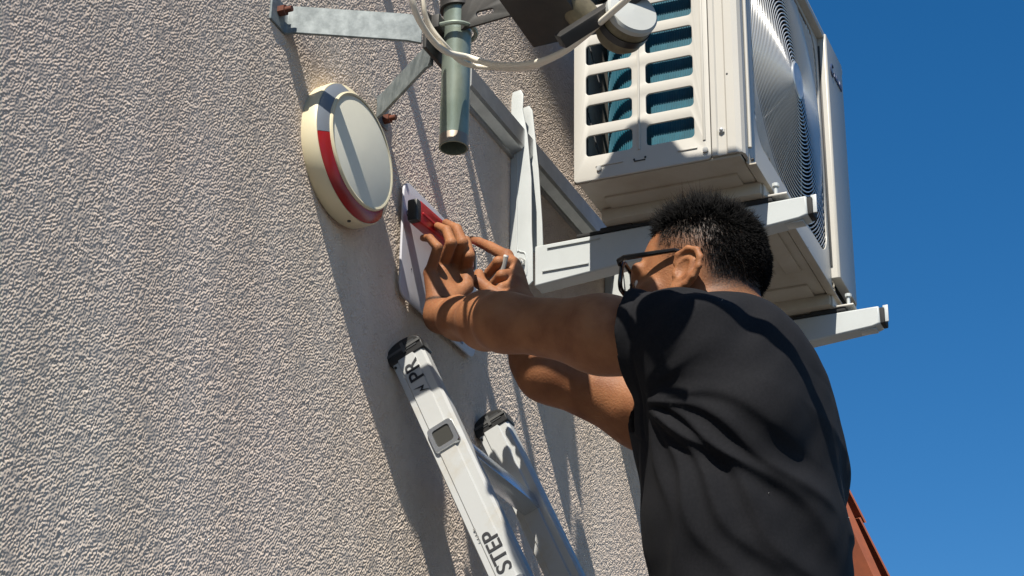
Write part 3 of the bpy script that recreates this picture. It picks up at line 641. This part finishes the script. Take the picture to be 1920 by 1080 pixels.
# ------------------------------------------------------------------ signed-distance sculpting for the person
def smin(a, b, k):
    h = np.maximum(k-np.abs(a-b), 0)/k; return np.minimum(a, b)-h*h*k*.25
def capsule(p, a, b, ra, rb):
    a = np.array(a, np.float32); b = np.array(b, np.float32); ba = b-a; pa = p-a
    h = np.clip((pa@ba)/(ba@ba), 0, 1); d = pa-h[:, None]*ba
    return np.sqrt((d*d).sum(1))-(ra+(rb-ra)*h)
def ellips(p, c, r, Rm=None):
    q = p-np.array(c, np.float32)
    if Rm is not None: q = q@Rm
    r = np.array(r, np.float32); k0 = np.sqrt(((q/r)**2).sum(1)); k1 = np.sqrt(((q/(r*r))**2).sum(1))+1e-9
    return k0*(k0-1)/k1
def sdf_mesh(f, lo, hi, h):
    lo = np.array(lo, np.float32); B = 8; nb = np.ceil((np.array(hi)-lo)/(h*B)).astype(int); N = nb*B
    V = np.ones(tuple(N), np.float32)
    gi = np.stack(np.meshgrid(*[np.arange(k) for k in nb], indexing='ij'), -1).reshape(-1, 3)
    cen = lo+(gi*B+B/2-.5)*h; fv = f(cen.astype(np.float32)); near = np.abs(fv) < h*B*1.75
    Vb = V.reshape(nb[0], B, nb[1], B, nb[2], B)
    sg = np.sign(fv).reshape(tuple(nb)); Vb[:] = sg[:, None, :, None, :, None]
    loc = np.stack(np.meshgrid(*[np.arange(B)]*3, indexing='ij'), -1).reshape(-1, 3); act = gi[near]
    for s in range(0, len(act), 400):
        a = act[s:s+400]; pts = (a[:, None, :]*B+loc[None]).reshape(-1, 3)
        val = f((lo+pts*h).astype(np.float32)); V[pts[:, 0], pts[:, 1], pts[:, 2]] = val
    ins = V < 0
    cnt = np.zeros(tuple(N-1), np.int8)
    sl = [slice(0, -1), slice(1, None)]
    for i in (0, 1):
        for j in (0, 1):
            for k in (0, 1): cnt += ins[sl[i], sl[j], sl[k]]
    cells = np.argwhere((cnt > 0) & (cnt < 8)); idx = -np.ones(tuple(N-1), np.int32); idx[tuple(cells.T)] = np.arange(len(cells))
    acc = np.zeros((len(cells), 3)); wt = np.zeros(len(cells))
    cor = [(i, j, k) for i in (0, 1) for j in (0, 1) for k in (0, 1)]
    for a in cor:
        for ax_ in range(3):
            if a[ax_]: continue
            b = list(a); b[ax_] = 1
            va = V[tuple((cells+np.array(a)).T)]; vb = V[tuple((cells+np.array(b)).T)]; mk = (va < 0) != (vb < 0)
            t = va/(va-vb+1e-12); pos = np.array(a)+np.eye(3)[ax_]*t[:, None]
            acc[mk] += pos[mk]; wt[mk] += 1
    verts = lo+(cells+acc/wt[:, None])*h
    faces = []
    for ax_ in range(3):
        s0 = [slice(None)]*3; s1 = [slice(None)]*3; s0[ax_] = slice(0, -1); s1[ax_] = slice(1, None)
        A = ins[tuple(s0)]; Bq = ins[tuple(s1)]; e = np.argwhere(A != Bq); u, v = [(1, 2), (2, 0), (0, 1)][ax_]
        e = e[(e[:, u] > 0) & (e[:, v] > 0) & (e[:, u] < N[u]-1) & (e[:, v] < N[v]-1)]
        fl = A[tuple(e.T)]; du = np.eye(3, dtype=int)[u]; dv = np.eye(3, dtype=int)[v]
        q = np.stack([idx[tuple((e-du-dv).T)], idx[tuple((e-dv).T)], idx[tuple(e.T)], idx[tuple((e-du).T)]], 1)
        q[~fl] = q[~fl][:, ::-1]; faces.append(q)
    faces = np.concatenate(faces); faces = faces[(faces >= 0).all(1)]
    return verts, faces
def np_mesh(name, verts, faces, m, parent, angle=0):
    me = bpy.data.meshes.new(name); me.vertices.add(len(verts)); me.vertices.foreach_set('co', verts.astype(np.float32).ravel())
    me.loops.add(len(faces)*4); me.loops.foreach_set('vertex_index', faces.astype(np.int32).ravel())
    me.polygons.add(len(faces)); me.polygons.foreach_set('loop_start', np.arange(0, len(faces)*4, 4, dtype=np.int32))
    me.update(calc_edges=True); me.validate()
    return link(name, me, m, parent, True, 0, angle)
def relax(verts, faces, it, lam=.5):
    n = len(verts); e = np.concatenate([faces[:, [0, 1]], faces[:, [1, 2]], faces[:, [2, 3]], faces[:, [3, 0]]])
    deg = np.bincount(e[:, 0], minlength=n)+np.bincount(e[:, 1], minlength=n)
    for i in range(it):
        for l in (lam, -lam*1.04):
            s = np.zeros_like(verts)
            for c in range(3): s[:, c] = np.bincount(e[:, 0], verts[e[:, 1], c], n)+np.bincount(e[:, 1], verts[e[:, 0], c], n)
            verts = verts+l*(s/np.maximum(deg, 1)[:, None]-verts)
    return verts
def normals(verts, faces):
    a = verts[faces]; fn = np.cross(a[:, 2]-a[:, 0], a[:, 3]-a[:, 1]); n = np.zeros_like(verts)
    for k in range(4):
        for c in range(3): n[:, c] += np.bincount(faces[:, k], fn[:, c], len(verts))
    return n/(np.linalg.norm(n, axis=1, keepdims=True)+1e-12)

def N3(x, n, z): return (x, -n, z)
# joints
HO = np.array(N3(-.337, .502, -.410)); HP = R(7)                       # head origin (between the ears), pitched up
HR = np.array([[1, 0, 0], [0, math.cos(HP), -math.sin(HP)], [0, math.sin(HP), math.cos(HP)]])   # local -> world
def hw(x, y, z): return HO+HR@np.array((x, y, z))
LS, LE, LW = N3(-.480, .530, -.558), N3(-.468, .256, -.472), N3(-.291, .071, -.354)
RS, RE, RW = N3(-.140, .480, -.570), N3(-.235, .225, -.450), N3(-.182, .155, -.312)
LH = dict(p=[N3(-.303, .054, -.282), N3(-.319, .074, -.249), N3(-.314, .057, -.227), N3(-.303, .040, -.218)],
          r=[N3(-.273, .060, -.256), N3(-.302, .089, -.236), N3(-.293, .076, -.207), N3(-.283, .055, -.190)],
          m=[N3(-.245, .067, -.247), N3(-.279, .097, -.226), N3(-.269, .082, -.194), N3(-.260, .058, -.174)],
          i=[N3(-.229, .076, -.260), N3(-.265, .103, -.244), N3(-.255, .092, -.211), N3(-.243, .070, -.190)],
          t=[N3(-.272, .080, -.316), N3(-.254, .094, -.292), N3(-.243, .090, -.262), N3(-.236, .076, -.240)])
RH = dict(i=[N3(-.148, .115, -.192), N3(-.138, .080, -.164), N3(-.132, .058, -.148), N3(-.124, .040, -.136)],
          m=[N3(-.155, .130, -.214), N3(-.199, .124, -.228), N3(-.184, .101, -.236), N3(-.170, .088, -.240)],
          r=[N3(-.167, .140, -.236), N3(-.201, .130, -.254), N3(-.184, .110, -.257), N3(-.166, .104, -.260)],
          p=[N3(-.184, .147, -.262), N3(-.209, .135, -.280), N3(-.194, .119, -.279), N3(-.179, .116, -.278)],
          t=[N3(-.205, .142, -.302), N3(-.212, .117, -.286), N3(-.208, .097, -.264), N3(-.200, .090, -.243)])
def hand_sdf(p, H, W, E):
    W = np.array(W); k0 = np.array(E); k0 = (W-k0)/np.linalg.norm(W-k0)
    d = capsule(p, W-k0*.03, W+k0*.004, .0252, .0245)
    for f, rr_ in (('i', .0118), ('m', .0120), ('r', .0116), ('p', .0106)):
        mc = np.array(H[f][0]); d = smin(d, capsule(p, W+(mc-W)*.18, mc, .0185, rr_), .012)
    d = smin(d, capsule(p, W+(np.array(H['t'][0])-W)*.3, H['t'][0], .017, .0165), .014)
    for f, (r0_, r1_, r2_, r3_) in dict(i=(.0104, .0094, .0080, .0064), m=(.0107, .0096, .0082, .0066), r=(.0102, .0091, .0078, .0063), p=(.0090, .0080, .0068, .0056), t=(.0150, .0118, .0108, .0080)).items():
        c = H[f]; fd = capsule(p, c[0], c[1], r0_, r1_)
        fd = smin(fd, capsule(p, c[1], c[2], r1_*.97, r2_), .002); fd = smin(fd, capsule(p, c[2], c[3], r2_*.98, r3_), .002)
        d = smin(d, fd, .0032)
    return d
def arm_sdf(p, S, E, W, sc=1.):
    S, E, W = map(np.array, (S, E, W))
    d = capsule(p, S, S+(E-S)*.45, .056*sc, .055*sc); d = smin(d, capsule(p, S+(E-S)*.45, E, .052*sc, .040*sc), .03)
    f1 = E+(W-E)*.26; d = smin(d, capsule(p, E, f1, .040*sc, .0405*sc), .03)
    d = smin(d, capsule(p, f1, E+(W-E)*.70, .0405*sc, .0305*sc), .03); d = smin(d, capsule(p, E+(W-E)*.70, W, .0300*sc, .0245*sc), .03)
    a1 = (E-S)/np.linalg.norm(E-S); a2 = (W-E)/np.linalg.norm(W-E); ol = a1-a2; ol = ol/(np.linalg.norm(ol)+1e-6)      # point of the elbow
    return smin(d, capsule(p, E+ol*.020-a1*.012, E+ol*.024+a2*.006, .019*sc, .017*sc), .02)
def torso_core(p, o=0.):
    q = p.copy(); q[:, 0] = (q[:, 0]+.32)/1.42
    T = lambda n, z: (0, -n, z)
    d = capsule(q, T(.545, -.60), T(.556, -.78), .116+o, .112+o)
    d = smin(d, capsule(q, T(.556, -.78), T(.57, -1.0), .112+o, .112+o), .05)
    return smin(d, capsule(q, T(.555, -.555), T(.545, -.62), .085+o, .114+o), .06)
def shoulders(p, o=0.):
    d = capsule(p, N3(-.335, .558, -.50), LS, .050+o, .056+o); d = smin(d, capsule(p, N3(-.335, .558, -.50), RS, .050+o, .056+o), .03)
    d = smin(d, capsule(p, N3(-.40, .585, -.545), N3(-.45, .60, -.66), .05+o, .055+o), .04)
    return smin(d, capsule(p, N3(-.24, .585, -.545), N3(-.20, .60, -.66), .05+o, .055+o), .04)
def head_sdf(pw):
    p = ((pw-HO)@HR).astype(np.float32)
    d = ellips(p, (0, -.006, .040), (.075, .092, .083))
    d = smin(d, ellips(p, (0, .030, -.030), (.064, .066, .082)), .03)
    d = smin(d, ellips(p, (0, .034, -.082), (.050, .056, .036)), .025)
    d = smin(d, capsule(p, (0, .080, -.104), (0, .074, -.106), .017, .017), .02)
    for s in (-1, 1):
        d = smin(d, capsule(p, (s*.066, -.004, -.055), (s*.030, .062, -.098), .012, .014), .022)
        d = smin(d, capsule(p, (s*.046, .070, -.030), (s*.056, .050, -.024), .014, .014), .018)
        d = smin(d, capsule(p, (s*.012, .090, .020), (s*.046, .078, .020), .010, .009), .012)
        d = np.maximum(d, -(np.sqrt(((p-np.array((s*.031, .0975, .002)))**2).sum(1))-.0105))
        d = smin(d, capsule(p, (s*.013, .099, -.036), (s*.009, .100, -.036), .0075, .0075), .006)
    d = smin(d, capsule(p, (0, .092, .010), (0, .112, -.030), .0075, .0115), .010)
    d = smin(d, capsule(p, (-.020, .088, -.062), (.020, .088, -.062), .0065, .0065), .008)
    d = smin(d, capsule(p, (-.017, .088, -.073), (.017, .088, -.073), .0070, .0070), .007)
    d = np.maximum(d, -capsule(p, (-.022, .097, -.0672), (.022, .097, -.0672), .0022, .0022))
    # ears: a leaning disc with rim, hollow, tragus and lobe
    for s in (-1, 1):
        a = R(11*s); ca, sa = math.cos(a), math.sin(a)
        Q = np.array([[ca, -sa, 0], [sa, ca, 0], [0, 0, 1]], np.float32)
        q = (p-np.array((s*.0765, -.002, -.006), np.float32))@Q; q[:, 0] *= s; q[:, 1] *= .80
        tl = R(-12); y = q[:, 1]*math.cos(tl)-q[:, 2]*math.sin(tl); z = q[:, 1]*math.sin(tl)+q[:, 2]*math.cos(tl)
        e = np.stack([q[:, 0], y, z], 1)
        base = ellips(e, (.007, -.010, .002), (.0075, .0175, .0285)); base = np.maximum(base, -ellips(e, (.0165, -.0065, .004), (.0085, .0105, .0165)))
        rim = None
        pts = [(.008, .007, .012), (.011, .006, .024), (.013, -.005, .0335), (.0145, -.018, .031), (.0155, -.0265, .020), (.0155, -.0285, .006), (.0140, -.0245, -.009), (.012, -.017, -.020), (.0095, -.008, -.027)]
        for u, v in zip(pts, pts[1:]):
            c = capsule(e, u, v, .0041, .0041); rim = c if rim is None else smin(rim, c, .003)
        lobe = ellips(e, (.0085, -.005, -.0265), (.0055, .0085, .0095)); trag = capsule(e, (.007, .0045, -.001), (.0095, .001, -.007), .0040, .0036)
        anti = capsule(e, (.012, -.017, .016), (.0115, -.017, -.006), .0034, .0036); anti = smin(anti, capsule(e, (.0115, -.017, -.006), (.0100, -.008, -.0155), .0036, .0036), .003)
        ear = smin(base, rim, .004); ear = smin(ear, lobe, .007); ear = smin(ear, trag, .003); ear = smin(ear, anti, .0028)
        d = smin(d, ear, .005)
    return d
NECK = N3(-.335, .560, -.520)
def body_sdf(p):
    d = head_sdf(p)
    d = smin(d, capsule(p, tuple(hw(0, -.022, -.02)), NECK, .056, .064), .03)
    d = smin(d, shoulders(p), .03); d = smin(d, torso_core(p), .05)
    la = smin(arm_sdf(p, LS, LE, LW, .93), hand_sdf(p, LH, LW, LE), .018)
    ra = smin(arm_sdf(p, RS, RE, RW, 1.02), hand_sdf(p, RH, RW, RE), .018)
    d = smin(d, la, .02); return smin(d, ra, .02)

man = thing('person', 'man in a black t-shirt and dark glasses reaching up from the ladder to the wall', 'person', P(-.22, .70, -1.8))
bv, bf = sdf_mesh(body_sdf, (-.60, -.72, -.98), (-.04, -.02, -.11), .0023)
bv = relax(bv, bf, 1)
body = np_mesh('body', bv, bf, 'skin', man)
# short hair growth painted as hair density (a colour of the skin itself)
lp = (bv-HO)@HR
yy, zz, xx = lp[:, 1], lp[:, 2], np.abs(lp[:, 0])
sm = lambda x, a, b: np.clip((x-a)/(b-a), 0, 1)**2*(3-2*np.clip((x-a)/(b-a), 0, 1))
front = sm(-yy, -.058+.0*zz, -.040); front = np.where(zz < .035, sm(-yy, -.040, -.022), front)     # hairline steps back at the temple
side = sm(zz, -.012, .075)*.75+.25*sm(zz, -.025, .0)
rear = sm(-yy, .015, .050); low_r = sm(zz, -.070, -.020)
st = front*np.clip(side*(1-rear)+rear*low_r*(.55+.45*sm(zz, -.05, .01)), 0, 1)
st = np.where((yy > -.028) & (zz < .012) & (xx > .055), st*.25, st)
st = np.maximum(st, 1.6*sm(zz, .066, .085)*sm(-yy, -.066, -.050))
st = np.where(xx > .0835, 0, st)
brow = np.exp(-((zz-.024)/.0045)**2)*(yy > .070)*(xx > .010)*(xx < .052); st = np.maximum(st, brow)
at = body.data.attributes.new('stubble', 'FLOAT', 'POINT'); at.data.foreach_set('value', st.astype(np.float32))

# hair: thousands of short tapered strands over a dark scalp
sv, sf = [], []
def strand(base, d, L_, wd, bend):
    d = d/np.linalg.norm(d); s = np.cross(d, rng.normal(size=3)); s /= np.linalg.norm(s); t = np.cross(d, s); k = len(sv)
    mid = base+d*L_*.55; tip = base+d*L_+bend*L_
    for a in (0, 2.1, 4.2): sv.append(base-d*.002+wd*(math.cos(a)*s+math.sin(a)*t))
    for a in (0, 2.1, 4.2): sv.append(mid+bend*L_*.25+wd*.75*(math.cos(a)*s+math.sin(a)*t))
    sv.append(tip)
    for i in range(3):
        j = (i+1) % 3; sf.append((k+i, k+j, k+3+j, k+3+i)); sf.append((k+3+i, k+3+j, k+6))
CL = rng.normal(size=(4096, 3))
def clump(c):
    k = np.floor(np.asarray(c)*95).astype(int); return CL[(k[0]*73+k[1]*179+k[2]*283) % 4096]
made = 0
S1 = lambda x, a, b: min(1, max(0, (x-a)/(b-a)))
while made < 15000:
    u = rng.normal(size=3); u /= np.linalg.norm(u)
    c = np.array((0, -.008, .040))+u*np.array((.0755, .0925, .0845))
    x_, y_, z_ = abs(c[0]), c[1], c[2]
    if y_ > .062 or (y_ > .040 and z_ < .07): continue
    rear_ = S1(-y_, .015, .055)
    fd_ = S1(z_, .020, .088)*(1-rear_)+rear_*S1(z_, -.055, .035)
    if x_ > .058 and y_ > -.035 and z_ < .015: continue
    if rng.random() > .10+.9*fd_**1.2 or z_ < -.055: continue
    nl = u/np.array((.0755, .0925, .0845)); nl /= np.linalg.norm(nl)
    top = S1(z_, .075, .105)*(1-.5*rear_)
    dr = nl*(.55+.25*top)+np.array((rng.normal()*.2, .65*top*S1(y_, -.05, .04)-.15*(1-top), .30*top-.55*(1-top)))+clump(c)*(.10+.34*top)+rng.normal(size=3)*.07
    Ls = (.0028+.0042*fd_+.0215*top)*rng.uniform(.6, 1.35); wd = .00030+.00028*fd_
    strand(HO+HR@c, HR@dr, Ls, wd, HR@(rng.normal(size=3)*.12)); made += 1
me = bpy.data.meshes.new('hair'); me.from_pydata([tuple(v) for v in sv], [], sf); hs = link('hair', me, 'hair', man, True, 0, 0)
hs['kind'] = 'stuff'

# eyes, glasses
for s in (-1, 1):
    m = MB(); m.sphere(Vector(hw(s*.031, .0735, .002)), .0122, 20); o = m.build('eye', 'eye', man)
    m = MB(); m.lathe([(.0055, 0), (.004, .0012), (0, .0016)], Vector(hw(s*.031, .0850, .002)), Vector(HR@np.array((0, 1, 0))), 20); m.build('iris', mat('iris', (.03, .015, .01), .1) if s < 0 else bpy.data.materials['iris'], o)
gl = MB()
gp = lambda x, y, z: Vector(hw(x, y, z+.009))
for s in (-1, 1):
    pts = [gp(s*.033+x, .101-.004*(abs(x+s*.033)/.06), .0+z) for x, z in rrect(-.027, -.023, .027, .019, .011, 6)]
    gl.tube(pts, .0035, 8, closed=True)
    gl.tube([gp(s*.060, .100, .013), gp(s*.070, .098, .0145), gp(s*.0765, .088, .0155), gp(s*.0795, .04, .0185), gp(s*.0800, .010, .0210), gp(s*.0790, -.010, .0140), gp(s*.0780, -.024, -.004)], [.0036, .0042, .0042, .0037, .0032, .0027, .0015], 8)
gl.tube([gp(-.008, .102, .004), gp(0, .104, .007), gp(.008, .102, .004)], .0022, 8)
go = gl.build('glasses', 'glasses', man)
for s in (-1, 1):
    m = MB(); m.prism([gp(s*.033+x, .0995, z) for x, z in rrect(-.026, -.022, .026, .018, .010, 6)], Vector(HR@np.array((0, .0012, 0)))); m.build('lens', 'lens', go, smooth=False)

# t-shirt
SL = .27
def shirt_outer(p):
    d = smin(torso_core(p, .011), shoulders(p, .010), .045)
    for S, E in ((LS, LE), (RS, RE)):
        S_ = np.array(S); E_ = np.array(E); ed = S_+(E_-S_)*SL
        d = smin(d, capsule(p, S, tuple(S_+(E_-S_)*.6), .066, .067), .035)
    return d
def shirt_sdf(p):
    o = shirt_outer(p); d = np.maximum(o, -(o+.0065))
    for S, E in ((LS, LE), (RS, RE)):
        S_ = np.array(S); E_ = np.array(E); ax_ = (E_-S_)/np.linalg.norm(E_-S_); L_ = np.linalg.norm(E_-S_)*SL
        t = (p-S_)@ax_; rad_ = np.linalg.norm((p-S_)-t[:, None]*ax_, axis=1)
        cut = np.where(rad_ < .125, t-L_-.22*((p[:, 2]-S_[2])-t*ax_[2]), -1.); d = np.maximum(d, cut)
    nk = np.array(NECK); ndir = np.array(hw(0, -.022, -.02))-nk; ndir /= np.linalg.norm(ndir)
    d = np.maximum(d, -capsule(p, tuple(nk+ndir*.022), tuple(nk+ndir*.2), .072, .09))
    return np.maximum(d, -.955-p[:, 2])
tv, tf = sdf_mesh(shirt_sdf, (-.62, -.76, -.99), (-.02, -.30, -.40), .0032)
tv = relax(tv, tf, 3)
nn = normals(tv, tf)
# cloth folds: drag lines fanning from each armpit to the lower back, plus soft rumples
def folds(v, nr):
    disp = np.zeros(len(v))
    for sgn, ap in ((-1, (.475, -.635)), (1, (.46, -.64))):
        side = np.clip((sgn*(v[:, 0]+.32)-.01)/.08, 0, 1)
        dn_ = -v[:, 1]-ap[0]; dz_ = v[:, 2]-ap[1]; rho = np.hypot(dn_, dz_)+1e-6; th = np.degrees(np.arctan2(dz_, dn_))
        env = np.clip((rho-.006)/.035, 0, 1)*np.clip((.46-rho)/.28, 0, 1)**.8
        for th0, bend, wd, hgt, r1 in ((-8, -40, .010, .0030, .25), (-20, -52, .0085, .0052, .42), (-31, -40, .0075, .0062, .46), (-41, -34, .0090, .0066, .46), (-52, -22, .0085, .0058, .42), (-64, -14, .0100, .0048, .38), (-79, -4, .0110, .0036, .32), (22, 20, .011, .0030, .12), (40, 30, .011, .0026, .10)):
            al = np.radians(th-(th0+bend*rho+3.5*np.sin(rho*31+th0))); dp = rho*np.sin(al); ok = np.cos(al) > 0
            wl_ = wd*(.45+1.6*rho/.3); prof = np.exp(-np.where(dp > 0, (dp/(wl_*1.5))**2, (dp/(wl_*.62))**2))
            disp += side*ok*env*np.clip((r1-rho)/.08, 0, 1)*1.3*hgt*(prof-.35*np.exp(-((dp+1.7*wl_)/wl_)**2))
    f = lambda a, b, c, ph: np.sin(a*v[:, 0]+b*v[:, 1]+c*v[:, 2]+ph)
    disp += .0010*f(21, 14, 26, 0)*f(12, -17, 13, 1)+.0005*f(-60, 82, 48, 2)*f(32, 19, -51, .4)
    # sleeve wrinkles
    for S, E in ((LS, LE), (RS, RE)):
        S_ = np.array(S); E_ = np.array(E); t = (v-S_)@((E_-S_)/np.linalg.norm(E_-S_)); rd_ = np.linalg.norm(v-S_, axis=1)
        hem = t-np.linalg.norm(E_-S_)*SL-.22*((v[:, 2]-S_[2])-t*((E_-S_)/np.linalg.norm(E_-S_))[2])
        disp += np.where(rd_ < .14, -.0016*np.exp(-((hem+.021)/.0028)**2)+.0007*np.clip((hem+.021)/.004, 0, 1), 0)
        disp += np.clip((.14-rd_)/.05, 0, 1)*.0022*np.sin(t*75+v[:, 2]*40+1.2*np.sin(v[:, 0]*60))
    return disp
tv = tv+nn*folds(tv, nn)[:, None]
shirt = np_mesh('t_shirt', tv, tf, 'shirt', man)

m = MB()
for k in rng.choice(len(tv), 26, replace=False):
    q = Vector(tv[k]+nn[k]*.0012); a_ = Vector(rng.normal(size=3)).normalized()*rng.uniform(.0008, .0022); m.tube([q-a_, q, q+a_], .00035, 4)
m.build('lint', 'lnbw', man)['kind'] = 'stuff'

# trousers and shoes (below the picture)
def legs_sdf(p):
    q = p.copy(); q[:, 0] = (q[:, 0]+.31)/1.4
    d = capsule(q, (0, -.575, -.96), (0, -.60, -1.06), .112, .115)
    for hip, knee, ank in ((N3(-.40, .60, -1.06), N3(-.33, .54, -1.42), N3(-.27, .70, -1.79)), (N3(-.22, .60, -1.06), N3(-.16, .54, -1.42), N3(-.09, .70, -1.79))):
        d = smin(d, capsule(p, hip, knee, .085, .066), .05); d = smin(d, capsule(p, knee, ank, .066, .055), .04)
    return d
lvv, lf = sdf_mesh(legs_sdf, (-.60, -.80, -1.90), (.02, -.40, -.86), .011)
np_mesh('trousers', relax(lvv, lf, 2), lf, 'denim', man)
def shoe_sdf(p):
    d = None
    for x in (-.27, -.09):
        c = capsule(p, N3(x, .74, -1.815), N3(x, .56, -1.835), .045, .040); c = smin(c, capsule(p, N3(x, .715, -1.80), N3(x, .70, -1.76), .045, .048), .03)
        c = np.maximum(c, -1.862-p[:, 2]); d = c if d is None else np.minimum(d, c)
    return d
sh, shf = sdf_mesh(shoe_sdf, (-.36, -.82, -1.92), (.0, -.48, -1.68), .008)
np_mesh('shoes', relax(sh, shf, 2), shf, 'rubber', man)

# pencil in the right hand
pn = thing('pencil', 'short grey pencil stub gripped between the fingers of the far hand', 'pencil', P(-.19, .115, -.245))
a = P(-.200, .137, -.222); b_ = P(-.190, .120, -.268)
m = MB(); m.cyl(a, b_, .0042, seg=8); m.build('shaft', 'pencil', pn)
m = MB(); m.cyl(a+(a-b_).normalized()*.0032, a, .0040, .0043, seg=12); m.build('tip', 'pencilw', pn)
